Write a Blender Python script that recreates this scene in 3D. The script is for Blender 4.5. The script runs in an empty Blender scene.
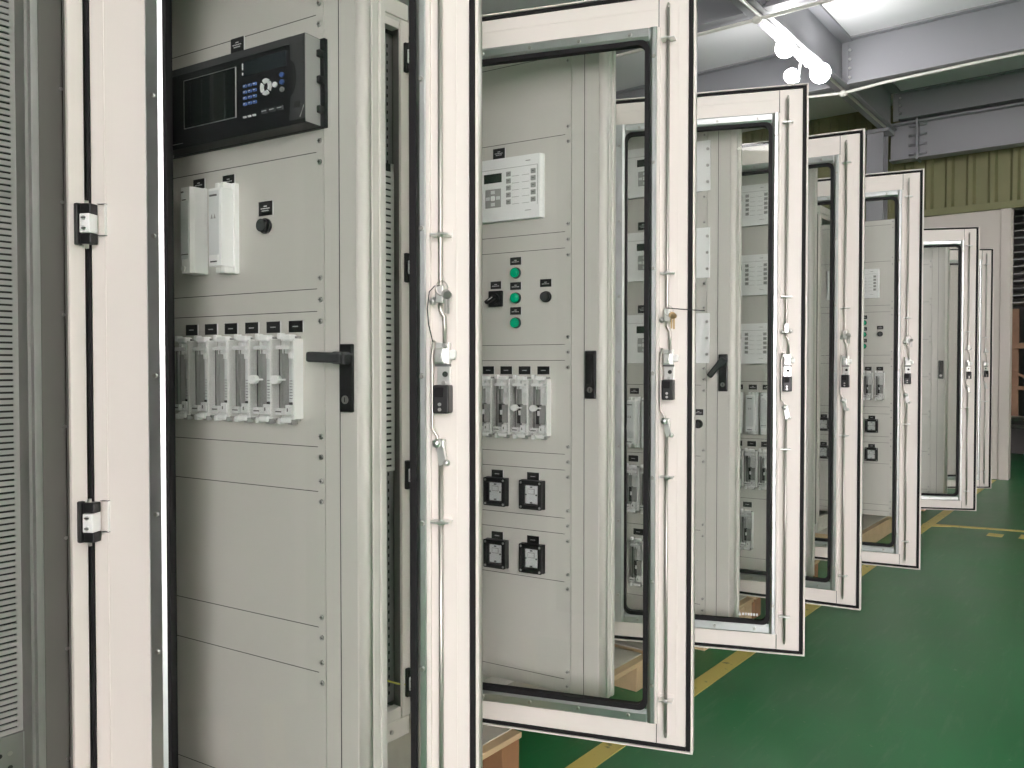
import bpy, bmesh, math, random
from mathutils import Vector, Matrix
random.seed(7)
S = bpy.context.scene
COL = S.collection
R = math.radians

# ------------------------------------------------------------------ materials
def mat(name, col, rough=.5, metal=0., spec=.5, var=0., vscale=8., bump=0., bscale=60., coat=0., emit=None, es=0.):
    m = bpy.data.materials.new(name); m.use_nodes = True
    nt = m.node_tree; b = nt.nodes['Principled BSDF']
    b.inputs['Base Color'].default_value = (*col, 1)
    b.inputs['Roughness'].default_value = rough
    b.inputs['Metallic'].default_value = metal
    b.inputs['Specular IOR Level'].default_value = spec
    b.inputs['Coat Weight'].default_value = coat
    if var or bump:
        tc = nt.nodes.new('ShaderNodeTexCoord')
    if var:
        n = nt.nodes.new('ShaderNodeTexNoise'); n.inputs['Scale'].default_value = vscale; n.inputs['Detail'].default_value = 4
        nt.links.new(tc.outputs['Object'], n.inputs['Vector'])
        mr = nt.nodes.new('ShaderNodeMapRange'); mr.inputs[3].default_value = 1 - var; mr.inputs[4].default_value = 1 + var
        nt.links.new(n.outputs['Fac'], mr.inputs[0])
        mx = nt.nodes.new('ShaderNodeVectorMath'); mx.operation = 'SCALE'
        mx.inputs[0].default_value = col; nt.links.new(mr.outputs[0], mx.inputs['Scale'])
        nt.links.new(mx.outputs[0], b.inputs['Base Color'])
    if bump:
        n2 = nt.nodes.new('ShaderNodeTexNoise'); n2.inputs['Scale'].default_value = bscale
        nt.links.new(tc.outputs['Object'], n2.inputs['Vector'])
        bp = nt.nodes.new('ShaderNodeBump'); bp.inputs['Strength'].default_value = bump; bp.inputs['Distance'].default_value = .001
        nt.links.new(n2.outputs['Fac'], bp.inputs['Height']); nt.links.new(bp.outputs[0], b.inputs['Normal'])
    if emit:
        b.inputs['Emission Color'].default_value = (*emit, 1); b.inputs['Emission Strength'].default_value = es
    return m

def glass_mat(name, tint, base=.04, rough=0.0):
    m = bpy.data.materials.new(name); m.use_nodes = True
    nt = m.node_tree; nt.nodes.clear()
    out = nt.nodes.new('ShaderNodeOutputMaterial'); mix = nt.nodes.new('ShaderNodeMixShader')
    tr = nt.nodes.new('ShaderNodeBsdfTransparent'); tr.inputs[0].default_value = (*tint, 1)
    gl = nt.nodes.new('ShaderNodeBsdfGlossy'); gl.inputs['Roughness'].default_value = rough
    lw = nt.nodes.new('ShaderNodeLayerWeight')
    p = nt.nodes.new('ShaderNodeMath'); p.operation = 'POWER'; p.inputs[1].default_value = 5
    ma = nt.nodes.new('ShaderNodeMath'); ma.operation = 'MULTIPLY_ADD'; ma.inputs[1].default_value = 1 - base; ma.inputs[2].default_value = base
    nt.links.new(lw.outputs['Facing'], p.inputs[0]); nt.links.new(p.outputs[0], ma.inputs[0])
    nt.links.new(ma.outputs[0], mix.inputs[0]); nt.links.new(tr.outputs[0], mix.inputs[1]); nt.links.new(gl.outputs[0], mix.inputs[2])
    nt.links.new(mix.outputs[0], out.inputs[0])
    return m

M = {}
M['door'] = mat('powder_coat_cream', (.80, .745, .70), .42, spec=.35, bump=.05, bscale=400)
M['cab'] = mat('powder_coat_grey', (.76, .725, .68), .42, spec=.35, bump=.05, bscale=400)
M['panel'] = mat('panel_grey_beige', (.60, .585, .545), .42, spec=.35, bump=.05, bscale=400)
M['inner'] = mat('cabinet_inside_shaded', (.17, .163, .15), .5, spec=.3)  # shadow on the inside walls is put into this darker grey
M['panel2'] = mat('swing_frame_grey', (.63, .61, .57), .4, spec=.35)
M['dark'] = mat('shadow_gap', (.03, .03, .03), .8)
M['rubber'] = mat('black_rubber', (.014, .013, .014), .65, spec=.2)
M['zinc'] = mat('galvanised', (.62, .64, .64), .34, 1., var=.16, vscale=14)
M['rackzinc'] = mat('galvanised_dull', (.42, .42, .41), .5, .8, var=.14, vscale=12)
M['chrome'] = mat('bright_steel', (.74, .74, .72), .3, .85)
M['screw'] = mat('screw_steel', (.55, .54, .52), .3, .9)
M['rod'] = mat('rod_steel', (.56, .53, .49), .35, .8)
M['black'] = mat('black_plastic', (.014, .014, .015), .38)
M['relayblack'] = mat('relay_black', (.012, .013, .015), .5, spec=.25)
M['relaygrey'] = mat('relay_charcoal', (.055, .057, .06), .5, spec=.3)
M['gloss'] = mat('black_gloss', (.01, .014, .014), .08)
M['lcd'] = mat('lcd_glass', (.022, .03, .036), .12)
M['lcdg'] = mat('lcd_green_black', (.03, .045, .035), .2)
M['white'] = mat('white_plastic', (.90, .90, .895), .35)
M['offwhite'] = mat('link_white', (.84, .84, .82), .4)
M['keygrey'] = mat('key_grey', (.36, .36, .35), .5)
M['keyblue'] = mat('key_blue', (.06, .13, .42), .5)
M['ink'] = mat('legend_white', (.7, .7, .7), .6)
M['inkd'] = mat('legend_dark', (.12, .12, .12), .6)
M['clear'] = glass_mat('clear_cover', (.98, .98, .98), .03, .03)
M['glass'] = glass_mat('door_glass', (.96, .968, .962), .02)
M['green'] = mat('green_lens', (.0, .30, .15), .2, emit=(.0, .5, .25), es=.10)
M['dial'] = mat('meter_face', (.72, .74, .74), .4)
M['duct'] = mat('pvc_duct_grey', (.52, .51, .51), .5)
M['ductw'] = mat('pvc_duct_white', (.72, .71, .68), .5)
M['wire'] = mat('earth_wire_green_yellow', (.55, .53, .10), .5)
M['brass'] = mat('key_brass', (.55, .40, .22), .35, .8)
M['beam'] = mat('beam_grey_paint', (.30, .30, .32), .5, var=.06, vscale=2)
M['rope'] = mat('white_conduit', (.72, .71, .66), .5)
M['ceil'] = mat('ceiling_sheet', (.80, .80, .81), .7, var=.04, vscale=.8)
M['wallp'] = mat('white_wall', (.66, .61, .56), .7, var=.04, vscale=2)
M['wallf'] = mat('added_wall_grey', (.30, .295, .28), .7, var=.04, vscale=2)
M['greenwall'] = mat('green_cladding', (.22, .215, .105), .6, var=.15, vscale=3)
M['timber'] = mat('pine_timber', (.62, .46, .28), .7, var=.18, vscale=9)
M['timberd'] = mat('brown_timber', (.33, .17, .085), .7, var=.2, vscale=9)
M['sheet'] = mat('pallet_white_sheet', (.60, .57, .50), .55, var=.05)
M['bark'] = mat('weathered_wood', (.34, .20, .13), .8, var=.3, vscale=6)
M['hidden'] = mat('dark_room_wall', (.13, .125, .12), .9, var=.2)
M['bulb'] = mat('lit_bulb', (1, 1, 1), .4, emit=(1, .99, .99), es=50)
M['tubes'] = mat('added_store_light', (1, 1, 1), .4, emit=(1, .95, .88), es=12)  # glow of the light added in the store
M['tube'] = mat('added_hall_light', (1, 1, 1), .4, emit=(1, .97, .97), es=7)  # glow of the light panels added out of view

def floor_mat():
    m = bpy.data.materials.new('green_epoxy'); m.use_nodes = True
    nt = m.node_tree; b = nt.nodes['Principled BSDF']; L = nt.links.new
    tc = nt.nodes.new('ShaderNodeTexCoord')
    n1 = nt.nodes.new('ShaderNodeTexNoise'); n1.inputs['Scale'].default_value = 1.1; n1.inputs['Detail'].default_value = 6; n1.inputs['Roughness'].default_value = .6
    L(tc.outputs['Object'], n1.inputs['Vector'])
    cr = nt.nodes.new('ShaderNodeValToRGB')
    cr.color_ramp.elements[0].position = .32; cr.color_ramp.elements[0].color = (.030, .155, .062, 1)
    cr.color_ramp.elements[1].position = .68; cr.color_ramp.elements[1].color = (.030, .215, .075, 1)
    L(n1.outputs['Fac'], cr.inputs[0])
    # pale scuffs
    mp = nt.nodes.new('ShaderNodeMapping'); mp.inputs['Scale'].default_value = (9, 1.2, 1); mp.inputs['Rotation'].default_value = (0, 0, .5)
    L(tc.outputs['Object'], mp.inputs[0])
    n2 = nt.nodes.new('ShaderNodeTexNoise'); n2.inputs['Scale'].default_value = 2.2; n2.inputs['Detail'].default_value = 8; n2.inputs['Roughness'].default_value = .7
    L(mp.outputs[0], n2.inputs['Vector'])
    r2 = nt.nodes.new('ShaderNodeMapRange'); r2.inputs[1].default_value = .54; r2.inputs[2].default_value = .78; r2.inputs[4].default_value = .26
    L(n2.outputs['Fac'], r2.inputs[0])
    n3 = nt.nodes.new('ShaderNodeTexNoise'); n3.inputs['Scale'].default_value = 34; n3.inputs['Detail'].default_value = 3
    L(tc.outputs['Object'], n3.inputs['Vector'])
    r3 = nt.nodes.new('ShaderNodeMapRange'); r3.inputs[1].default_value = .70; r3.inputs[2].default_value = .75; r3.inputs[4].default_value = .35
    L(n3.outputs['Fac'], r3.inputs[0])
    ad = nt.nodes.new('ShaderNodeMath'); ad.operation = 'MAXIMUM'; L(r2.outputs[0], ad.inputs[0]); L(r3.outputs[0], ad.inputs[1])
    mx = nt.nodes.new('ShaderNodeMixRGB'); mx.inputs[2].default_value = (.27, .33, .24, 1)
    L(ad.outputs[0], mx.inputs[0]); L(cr.outputs[0], mx.inputs[1]); L(mx.outputs[0], b.inputs['Base Color'])
    rr = nt.nodes.new('ShaderNodeMapRange'); rr.inputs[3].default_value = .22; rr.inputs[4].default_value = .42
    L(n1.outputs['Fac'], rr.inputs[0]); L(rr.outputs[0], b.inputs['Roughness'])
    bp = nt.nodes.new('ShaderNodeBump'); bp.inputs['Strength'].default_value = .12; bp.inputs['Distance'].default_value = .004
    L(n1.outputs['Fac'], bp.inputs['Height']); L(bp.outputs[0], b.inputs['Normal'])
    b.inputs['Specular IOR Level'].default_value = .3
    return m
M['floor'] = floor_mat()

def line_mat():
    m = bpy.data.materials.new('worn_yellow_paint'); m.use_nodes = True
    nt = m.node_tree; b = nt.nodes['Principled BSDF']; L = nt.links.new
    tc = nt.nodes.new('ShaderNodeTexCoord')
    n = nt.nodes.new('ShaderNodeTexNoise'); n.inputs['Scale'].default_value = 22; n.inputs['Detail'].default_value = 6
    L(tc.outputs['Object'], n.inputs['Vector'])
    cr = nt.nodes.new('ShaderNodeValToRGB')
    cr.color_ramp.elements[0].position = .62; cr.color_ramp.elements[0].color = (.68, .56, .15, 1)
    cr.color_ramp.elements[1].position = .70; cr.color_ramp.elements[1].color = (.20, .20, .07, 1)
    L(n.outputs['Fac'], cr.inputs[0]); L(cr.outputs[0], b.inputs['Base Color']); b.inputs['Roughness'].default_value = .4
    return m
M['yellow'] = line_mat()

# ------------------------------------------------------------------ mesh builder
class MB:
    def __init__(s): s.bm = bmesh.new(); s.mats = []
    def mi(s, m):
        if m not in s.mats: s.mats.append(m)
        return s.mats.index(m)
    def _fin(s, faces, m, smooth=False):
        k = s.mi(m)
        for f in faces: f.material_index = k; f.smooth = smooth
    def box(s, x0, x1, y0, y1, z0, z1, m, bev=0.):
        v = [s.bm.verts.new((x, y, z)) for z in (z0, z1) for y in (y0, y1) for x in (x0, x1)]
        fs = [s.bm.faces.new([v[i] for i in q]) for q in ((0, 2, 3, 1), (4, 5, 7, 6), (0, 1, 5, 4), (2, 6, 7, 3), (0, 4, 6, 2), (1, 3, 7, 5))]
        s._fin(fs, m)
        if bev:
            ed = list({e for f in fs for e in f.edges})
            r = bmesh.ops.bevel(s.bm, geom=ed, offset=bev, segments=2, affect='EDGES', profile=.5)
            s._fin(r['faces'], m)
        return s
    def prism(s, poly, axis, a0, a1, m, smooth=False):
        # poly: list of 2-d points in the plane normal to axis ('x': (y,z), 'y': (x,z), 'z': (x,y))
        def P(p, a): return {'x': (a, p[0], p[1]), 'y': (p[0], a, p[1]), 'z': (p[0], p[1], a)}[axis]
        A = [s.bm.verts.new(P(p, a0)) for p in poly]; B = [s.bm.verts.new(P(p, a1)) for p in poly]
        n = len(poly); fs = [s.bm.faces.new(A), s.bm.faces.new(B[::-1])]
        side = [s.bm.faces.new((A[i], B[i], B[(i+1) % n], A[(i+1) % n])) for i in range(n)]
        s._fin(fs, m); s._fin(side, m, smooth)
        bmesh.ops.recalc_face_normals(s.bm, faces=fs + side)
        return s
    def cyl(s, p0, p1, r, m, seg=16, r1=None):
        p0, p1 = Vector(p0), Vector(p1); d = p1 - p0
        q = Vector((0, 0, 1)).rotation_difference(d).to_matrix().to_4x4()
        T = Matrix.Translation((p0 + p1) / 2) @ q
        g = bmesh.ops.create_cone(s.bm, cap_ends=True, segments=seg, radius1=r, radius2=r if r1 is None else r1, depth=d.length, matrix=T)
        fs = list({f for v in g['verts'] for f in v.link_faces})
        k = s.mi(m)
        for f in fs: f.material_index = k; f.smooth = len(f.verts) == 4
        return s
    def sph(s, c, r, m, sc=(1, 1, 1), seg=16):
        g = bmesh.ops.create_uvsphere(s.bm, u_segments=seg, v_segments=max(6, seg // 2), radius=r, matrix=Matrix.Translation(c) @ Matrix.Diagonal((*sc, 1)))
        s._fin(list({f for v in g['verts'] for f in v.link_faces}), m, True); return s
    def tube(s, pts, r, m, seg=8):
        pts = [Vector(p) for p in pts]; rings = []
        up = None
        for i, p in enumerate(pts):
            t = (pts[min(i+1, len(pts)-1)] - pts[max(i-1, 0)]).normalized()
            if up is None: up = t.orthogonal().normalized()
            up = (up - t * up.dot(t)).normalized(); w = t.cross(up)
            rings.append([s.bm.verts.new(p + (up * math.cos(a) + w * math.sin(a)) * r) for a in [2*math.pi*k/seg for k in range(seg)]])
        fs = []
        for a, b in zip(rings, rings[1:]):
            for k in range(seg): fs.append(s.bm.faces.new((a[k], a[(k+1) % seg], b[(k+1) % seg], b[k])))
        s._fin(fs, m, True)
        caps = [s.bm.faces.new(rings[0][::-1]), s.bm.faces.new(rings[-1])]; s._fin(caps, m)
        bmesh.ops.recalc_face_normals(s.bm, faces=fs + caps)
        return s
    def ring(s, outer, inner, y0, y1, m):
        # plate with a hole, both loops given as (x,z) lists of equal length
        n = len(outer); L = []
        for poly, y in ((outer, y0), (inner, y0), (outer, y1), (inner, y1)):
            L.append([s.bm.verts.new((p[0], y, p[1])) for p in poly])
        fs = []
        for i in range(n):
            j = (i+1) % n
            fs += [s.bm.faces.new((L[0][i], L[0][j], L[1][j], L[1][i])), s.bm.faces.new((L[2][i], L[3][i], L[3][j], L[2][j])),
                   s.bm.faces.new((L[0][i], L[2][i], L[2][j], L[0][j])), s.bm.faces.new((L[1][i], L[1][j], L[3][j], L[3][i]))]
        s._fin(fs, m); bmesh.ops.recalc_face_normals(s.bm, faces=fs); return s
    def mesh(s, name):
        me = bpy.data.meshes.new(name); s.bm.to_mesh(me); s.bm.free()
        for m in s.mats: me.materials.append(M[m])
        return me
    def obj(s, name, parent=None, loc=(0, 0, 0), rz=0.):
        return link(name, s.mesh(name), parent, loc, rz)

def link(name, me, parent=None, loc=(0, 0, 0), rz=0.):
    o = bpy.data.objects.new(name, me); COL.objects.link(o)
    o.parent = parent; o.location = loc; o.rotation_euler = (0, 0, rz)
    return o
def tag(o, label=None, cat=None, group=None, kind=None):
    if label: o['label'] = label
    if cat: o['category'] = cat
    if group: o['group'] = group
    if kind: o['kind'] = kind
    return o
def dup(o, parent, loc, rz):
    c = o.copy(); COL.objects.link(c); c.parent = parent; c.location = loc; c.rotation_euler = (0, 0, rz)
    for ch in list(o.children):
        d = ch.copy(); COL.objects.link(d); d.parent = c
    return c
def rrect(x0, x1, z0, z1, r, n=6):
    pts = []
    for cx, cz, a0 in ((x1-r, z1-r, 0), (x0+r, z1-r, 90), (x0+r, z0+r, 180), (x1-r, z0+r, 270)):
        for k in range(n+1):
            a = R(a0 + 90*k/n); pts.append((cx + r*math.cos(a), cz + r*math.sin(a)))
    return pts

Z0 = .12                    # pallet deck height: cabinet base
U = .0454
# ------------------------------------------------------------------ meshes shared by all cabinets
def screw_mesh():
    b = MB(); b.cyl((0, -.0035, 0), (0, 0, 0), .0055, 'screw', 12, .0062); b.box(-.004, .004, -.0042, -.0034, -.0007, .0007, 'inkd'); b.box(-.0007, .0007, -.0042, -.0034, -.004, .004, 'inkd')
    return b.mesh('screw')
SCREW = screw_mesh()

W = .853; D0, D1 = .18, 2.28     # door leaf: width, bottom and top
GX0, GX1, GZ0, GZ1 = .194, .715, .300, 2.136   # glass opening
def door_mesh():
    b = MB(); t = .026
    b.box(.011, .146, 0, t, D0+.016, D1-.016, 'door', .003)                 # hinge stile
    b.box(.752, .833, .0, t, D0+.016, D1-.016, 'door', .002)                # lock stile
    b.box(.146, .752, 0, t, 2.18, D1-.016, 'door', .002)                    # top rail
    b.box(.146, .752, 0, t, D0+.016, .252, 'door', .002)                    # bottom rail
    b.box(.011, W, .016, t+.002, D0, D0+.05, 'door'); b.box(.011, W, .016, t+.002, D1-.05, D1, 'door')
    b.box(.83, W, .016, t+.002, D0, D1, 'door'); b.box(.011, .06, .016, t+.002, D0, D1, 'door')
    b.box(.8465, W, -.006, t, D0, D1, 'door', .001)                         # turned edge lips
    b.box(.011, W, -.006, t, D0, D0+.0045, 'door', .001); b.box(.011, W, -.006, t, D1-.0045, D1, 'door', .001)
    b.box(.748, .757, -.010, .004, .254, 2.178, 'door', .002)               # raised rib beside the trim
    b.box(.806, .8085, -.0015, .002, D0+.05, D1-.05, 'door'); b.box(.043, .0455, -.0015, .002, D0+.02, D1-.02, 'door')
    b.box(.02, .75, -.0015, .002, 2.229, 2.2305, 'door')
    b.box(.7515, .7535, -.0005, .003, D0+.018, .254, 'dark'); b.box(.7515, .7535, -.0005, .003, 2.18, D1-.018, 'dark')
    return b.mesh('glass_door')
def gasket_mesh():
    b = MB()
    b.box(.834, .8455, -.004, .016, D0+.006, D1-.006, 'rubber', .002)
    b.box(.0035, .0115, -.004, .016, D0+.006, D1-.006, 'rubber', .002)
    b.box(.011, .834, -.004, .016, D0+.006, D0+.0155, 'rubber', .002); b.box(.011, .834, -.004, .016, D1-.0155, D1-.006, 'rubber', .002)
    return b.mesh('edge_gasket')
def glassgasket_mesh():
    b = MB(); b.ring(rrect(GX0-.008, GX1+.013, GZ0-.014, GZ1+.013, .026), rrect(GX0, GX1, GZ0, GZ1, .022), -.009, .014, 'rubber')
    return b.mesh('glass_gasket')
def pane_mesh():
    b = MB(); b.box(GX0-.012, GX1+.012, .004, .009, GZ0-.01, GZ1+.01, 'glass'); return b.mesh('glass_pane')
def trim_meshes():
    out = []
    def strip(axis, a0, a1, c0, c1, inner_hi, screws):
        b = MB()
        # section: flat outer part, slope down towards the glass
        if inner_hi: sec = [(c0, 0), (c0, -.008), (c0+.004, -.011), (c1-.011, -.011), (c1, -.005), (c1, 0)]
        else: sec = [(c1, 0), (c1, -.008), (c1-.004, -.011), (c0+.011, -.011), (c0, -.005), (c0, 0)]
        if axis == 'z': b.prism(sec, 'z', a0, a1, 'zinc')
        else: b.prism([(y, c) for c, y in sec], 'x', a0, a1, 'zinc')
        mid = (c0 + c1) / 2 + (-.002 if inner_hi else .002)
        for q in screws:
            p = (mid, q) if axis == 'z' else (q, mid)
            b.cyl((p[0], -.0155, p[1]), (p[0], -.0105, p[1]), .0042, 'screw', 10, .006)
        return b.mesh('trim_strip')
    zs = [.36 + i*.29 for i in range(7)]; xs = [.24, .385, .53, .675]
    out.append(strip('z', .254, 2.180, .146, .187, True, zs)); out.append(strip('z', .254, 2.180, .7255, .7495, False, zs))
    out.append(strip('x', .187, .7255, 2.146, 2.180, False, xs)); out.append(strip('x', .187, .7255, .254, .289, True, xs))
    return out
RX = .7805
def rod_meshes():
    up = MB(); up.tube([(RX, -.02, 2.225), (RX, -.02, 1.405), (RX, -.02, 1.395)], .0048, 'rod'); up.sph((RX, -.02, 2.225), .0048, 'rod', (1, 1, 2.5))
    up.tube([(RX, -.021, 1.372), (RX, -.021, 1.358), (RX+.008, -.021, 1.345), (RX+.0085, -.021, 1.285)], .0042, 'rod')
    up.box(RX-.008, RX+.008, -.032, -.012, 1.372, 1.406, 'chrome', .002); up.cyl((RX-.012, -.026, 1.378), (RX+.014, -.026, 1.378), .006, 'chrome'); up.sph((RX+.014, -.026, 1.378), .008, 'chrome'); up.sph((RX-.013, -.024, 1.376), .008, 'chrome')
    lo = MB(); lo.tube([(RX, -.02, 1.07), (RX, -.02, .235)], .0048, 'rod'); lo.sph((RX, -.02, .235), .0048, 'rod', (1, 1, 2.5))
    lo.tube([(RX-.013, -.021, 1.30), (RX-.0165, -.022, 1.27), (RX-.0165, -.022, 1.128), (RX-.006, -.022, 1.112), (RX-.004, -.022, 1.09)], .0034, 'rod')
    lo.box(RX-.009, RX+.009, -.03, -.012, 1.085, 1.108, 'chrome', .003); lo.sph((RX-.006, -.028, 1.1), .0095, 'chrome')
    lo.prism([(RX-.006, 1.09), (RX+.007, 1.094), (RX+.013, 1.062), (RX-.001, 1.056)], 'y', -.03, -.014, 'chrome'); lo.sph((RX+.013, -.026, 1.062), .007, 'chrome')
    return up.mesh('lock_rod'), lo.mesh('lock_rod')
def guide_mesh():
    b = MB(); b.box(-.019, .019, -.032, 0, -.0022, .0022, 'chrome', .001); b.box(-.019, .019, -.002, 0, -.012, .012, 'door'); b.cyl((0, -.02, -.005), (0, -.02, .005), .0072, 'chrome')
    return b.mesh('rod_guide')
def lock_mesh():
    b = MB(); x = RX+.004
    b.box(x-.015, x+.013, -.02, 0, 1.252, 1.296, 'chrome', .002); b.box(x-.013, x+.006, -.034, -.02, 1.255, 1.285, 'chrome', .003)
    b.cyl((x-.004, -.042, 1.27), (x-.004, -.034, 1.27), .006, 'chrome'); b.cyl((x+.005, -.03, 1.29), (x+.005, -.02, 1.29), .004, 'screw')
    b.box(x+.012, x+.026, -.022, -.008, 1.262, 1.282, 'offwhite', .004)          # white latch block
    b.box(x-.013, x+.013, -.012, 0, 1.21, 1.252, 'chrome', .001)
    b.box(x-.015, x+.015, -.022, -.011, 1.249, 1.254, 'inkd')
    b.cyl((x+.003, -.0135, 1.234), (x+.003, -.011, 1.234), .0055, 'dark'); b.cyl((x, -.0145, 1.217), (x, -.011, 1.217), .004, 'screw')
    return b.mesh('lock_mechanism')
def lockcase_mesh():
    b = MB(); x = RX+.004
    b.box(x-.016, x+.016, -.036, 0, 1.158, 1.213, 'black', .003)
    b.box(x-.012, x+.006, -.0372, -.034, 1.19, 1.209, 'rubber', .001)
    for z in (1.166, 1.176): b.cyl((x-.002, -.038, z), (x-.002, -.034, z), .0034, 'screw')
    return b.mesh('lock_case')
def hinge_mesh():
    # built round the pivot in door space; the fixed leaf sits on the frame post
    b = MB(); h = .045
    b.box(-.012, .013, -.028, -.004, .020, h-.003, 'black', .002); b.box(-.012, .013, -.028, -.004, -h+.003, -.020, 'black', .002)
    b.box(-.010, .014, -.033, -.006, -.020, .020, 'white', .002); b.cyl((-.004, -.018, -h-.006), (-.004, -.018, h+.004), .0045, 'chrome')
    for z in (-.011, .011):
        b.cyl((.002, -.036, z), (.002, -.032, z), .0045, 'chrome'); b.box(-.003, .007, -.0372, -.0355, z-.0012, z+.0012, 'inkd')
    b.box(.013, .032, -.007, -.0005, -.022, .043, 'clear')
    b.box(.0305, .032, -.0075, -.0005, -.022, .043, 'offwhite'); b.box(.013, .032, -.0075, -.0005, -.0233, -.022, 'inkd'); b.box(.013, .032, -.0075, -.0005, .043, .0442, 'inkd')
    bmesh.ops.translate(b.bm, verts=b.bm.verts, vec=(.018, 0, 0))
    return b.mesh('hinge')
DOOR, EG, GG, PANE, TRIMS, RODS, GUIDE, LOCK, LCASE, HINGE = door_mesh(), gasket_mesh(), glassgasket_mesh(), pane_mesh(), trim_meshes(), rod_meshes(), guide_mesh(), lock_mesh(), lockcase_mesh(), hinge_mesh()

def leaf_mesh():
    b = MB(); h = .044
    b.box(0, .012, -.027, -.012, -h, h, 'black', .003)
    return b.mesh('hinge_leaf')
LEAF = leaf_mesh()
def body_mesh():
    b = MB(); d = .60; w = .86
    b.box(-d, -.004, -w+.004, -.004, Z0, .177, 'cab', .002)                      # base
    b.box(-.012, 0, -.036, -.002, .180, 2.29, 'door', .003)                        # far front post
    b.box(-.012, 0, -w+.002, -w+.04, .180, 2.29, 'door', .003)                     # near front post
    b.box(-.03, 0, -w+.04, -.044, .180, .216, 'cab', .002); b.box(-.03, 0, -w+.04, -.044, 2.257, 2.279, 'cab', .002)
    b.box(-.03, -.006, -w+.002, -.005, 2.279, 2.292, 'panel'); b.box(-d, 0, -w+.002, -.005, 2.292, 2.34, 'cab', .002)
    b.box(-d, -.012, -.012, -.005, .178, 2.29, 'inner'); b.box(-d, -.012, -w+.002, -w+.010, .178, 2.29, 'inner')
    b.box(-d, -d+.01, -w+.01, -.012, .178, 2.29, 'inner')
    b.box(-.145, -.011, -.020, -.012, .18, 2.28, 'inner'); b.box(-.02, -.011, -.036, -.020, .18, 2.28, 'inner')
    b.box(-.30, -.03, -w+.04, -.03, .18, .2, 'rackzinc')
    for y in (-.08, -.75): b.cyl((-.004, y, .148), (0, y, .148), .007, 'screw', 10)
    return b.mesh('cabinet_body')
def rail_mesh(holes):
    b = MB()
    b.box(-.060, -.052, -.072, -.020, .216, 2.257, 'rackzinc' if holes else 'inner'); b.box(-.11, -.052, -.024, -.020, .216, 2.257, 'inner')
    b.box(-.066, -.049, -.087, -.072, .216, 2.257, 'rackzinc', .001); b.box(-.112, -.064, -.093, -.087, .216, 2.257, 'rackzinc')
    if holes:
        for i in range(80):
            z = .24 + i*.025; b.box(-.0525, -.0514, -.046, -.041, z, z+.010, 'dark')
    else:
        for i in range(8):
            z = .4 + i*.24; b.cyl((-.053, -.026, z), (-.050, -.026, z), .004, 'screw', 8)
    return b.mesh('mounting_rail')
def duct_mesh(x, y0, y1, z0, z1, m, pitch):
    b = MB(); dp = .05
    b.box(x-dp, x-.006, y0+.003, y1-.003, z0, z1, 'dark')
    b.box(x-.004, x, y1-.010, y1, z0, z1, m); b.box(x-dp, x-.004, y1-.004, y1, z0, z1, m); b.box(x-dp, x-.004, y0, y0+.004, z0, z1, m); b.box(x-.004, x, y0, y0+.004, z0, z1, m)
    n = int((z1 - z0) / pitch)
    for i in range(n):
        z = z0 + i*pitch; b.box(x-.004, x, y0+.004, y1-.010, z, z + pitch*.66, m)
    return b.mesh('cable_duct')
BODY, RAIL, RAIL0 = body_mesh(), rail_mesh(True), rail_mesh(False)

# --------------------------- swing frame + devices (panel space: x across, y<0 towards the viewer)
FZ0, FZ1 = .236, 2.24
IX = .5275                 # right edge of the 19 inch inserts
def swing_mesh():
    b = MB()
    b.box(-.045, -.004, 0, .05, FZ0, FZ1, 'panel2', .002); b.box(IX, .621, 0, .022, FZ0, FZ1, 'panel2', .0015)
    b.box(.5705, .5722, -.0008, .004, FZ0+.003, FZ1-.003, 'dark'); b.box(-.004, IX, .004, .03, FZ0, FZ0+.03, 'panel2'); b.box(-.004, IX, .004, .03, FZ1-.03, FZ1, 'panel2')
    arc = [(.619, -.0005)] + [(.619 + .022*math.sin(R(a)), .0115 - .012*math.cos(R(a))) for a in range(0, 91, 15)] + [(.641, .022), (.619, .022)]
    b.prism(arc, 'z', FZ0, FZ1, 'cab', True)
    b.box(.615, .634, .022, .0265, FZ0, FZ1, 'dark'); b.box(.612, .641, .0265, .048, FZ0, FZ1, 'cab', .002); b.box(.612, .645, .048, .066, FZ0, FZ1, 'cab', .002)
    b.box(-.004, .61, .030, .034, FZ0, FZ1, 'rackzinc')
    return b.mesh('swing_frame')
SWING = swing_mesh()
def plate_mesh(z0, z1, m='panel', tag_=''):
    b = MB(); b.box(-.0035, IX-.0012, 0, .012, z0, z1, m); b.box(.0185, .5055, -.0003, .004, z1-.0016, z1, 'dark'); return b.mesh('front_plate')
def hplate_mesh(z=1.2245):
    b = MB(); b.box(.577, .613, -.010, 0, z-.0725, z+.0725, 'black', .003); b.cyl((.595, -.012, z-.046), (.595, -.009, z-.046), .009, 'screw', 16); b.box(.5942, .5958, -.0128, -.0118, z-.051, z-.041, 'dark')
    return b.mesh('handle_plate')
def lever_mesh(ang, l=.085):
    b = MB(); b.box(-.016, .016, -.036, -.008, -.013, .013, 'relaygrey', .004); b.box(-l, .014, -.042, -.024, -.011, .011, 'relaygrey', .005)
    bmesh.ops.rotate(b.bm, verts=b.bm.verts, cent=(0, 0, 0), matrix=Matrix.Rotation(ang, 3, 'Y'))
    return b.mesh('lever')
def flat_lever_mesh(z=1.2245):
    b = MB(); b.box(.584, .606, -.016, -.009, z-.032, z+.062, 'rubber', .004); return b.mesh('lever')
HPL = hplate_mesh(); LEV0 = lever_mesh(R(2)); LEV2 = lever_mesh(R(-50), .075); LEVF = flat_lever_mesh()
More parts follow.
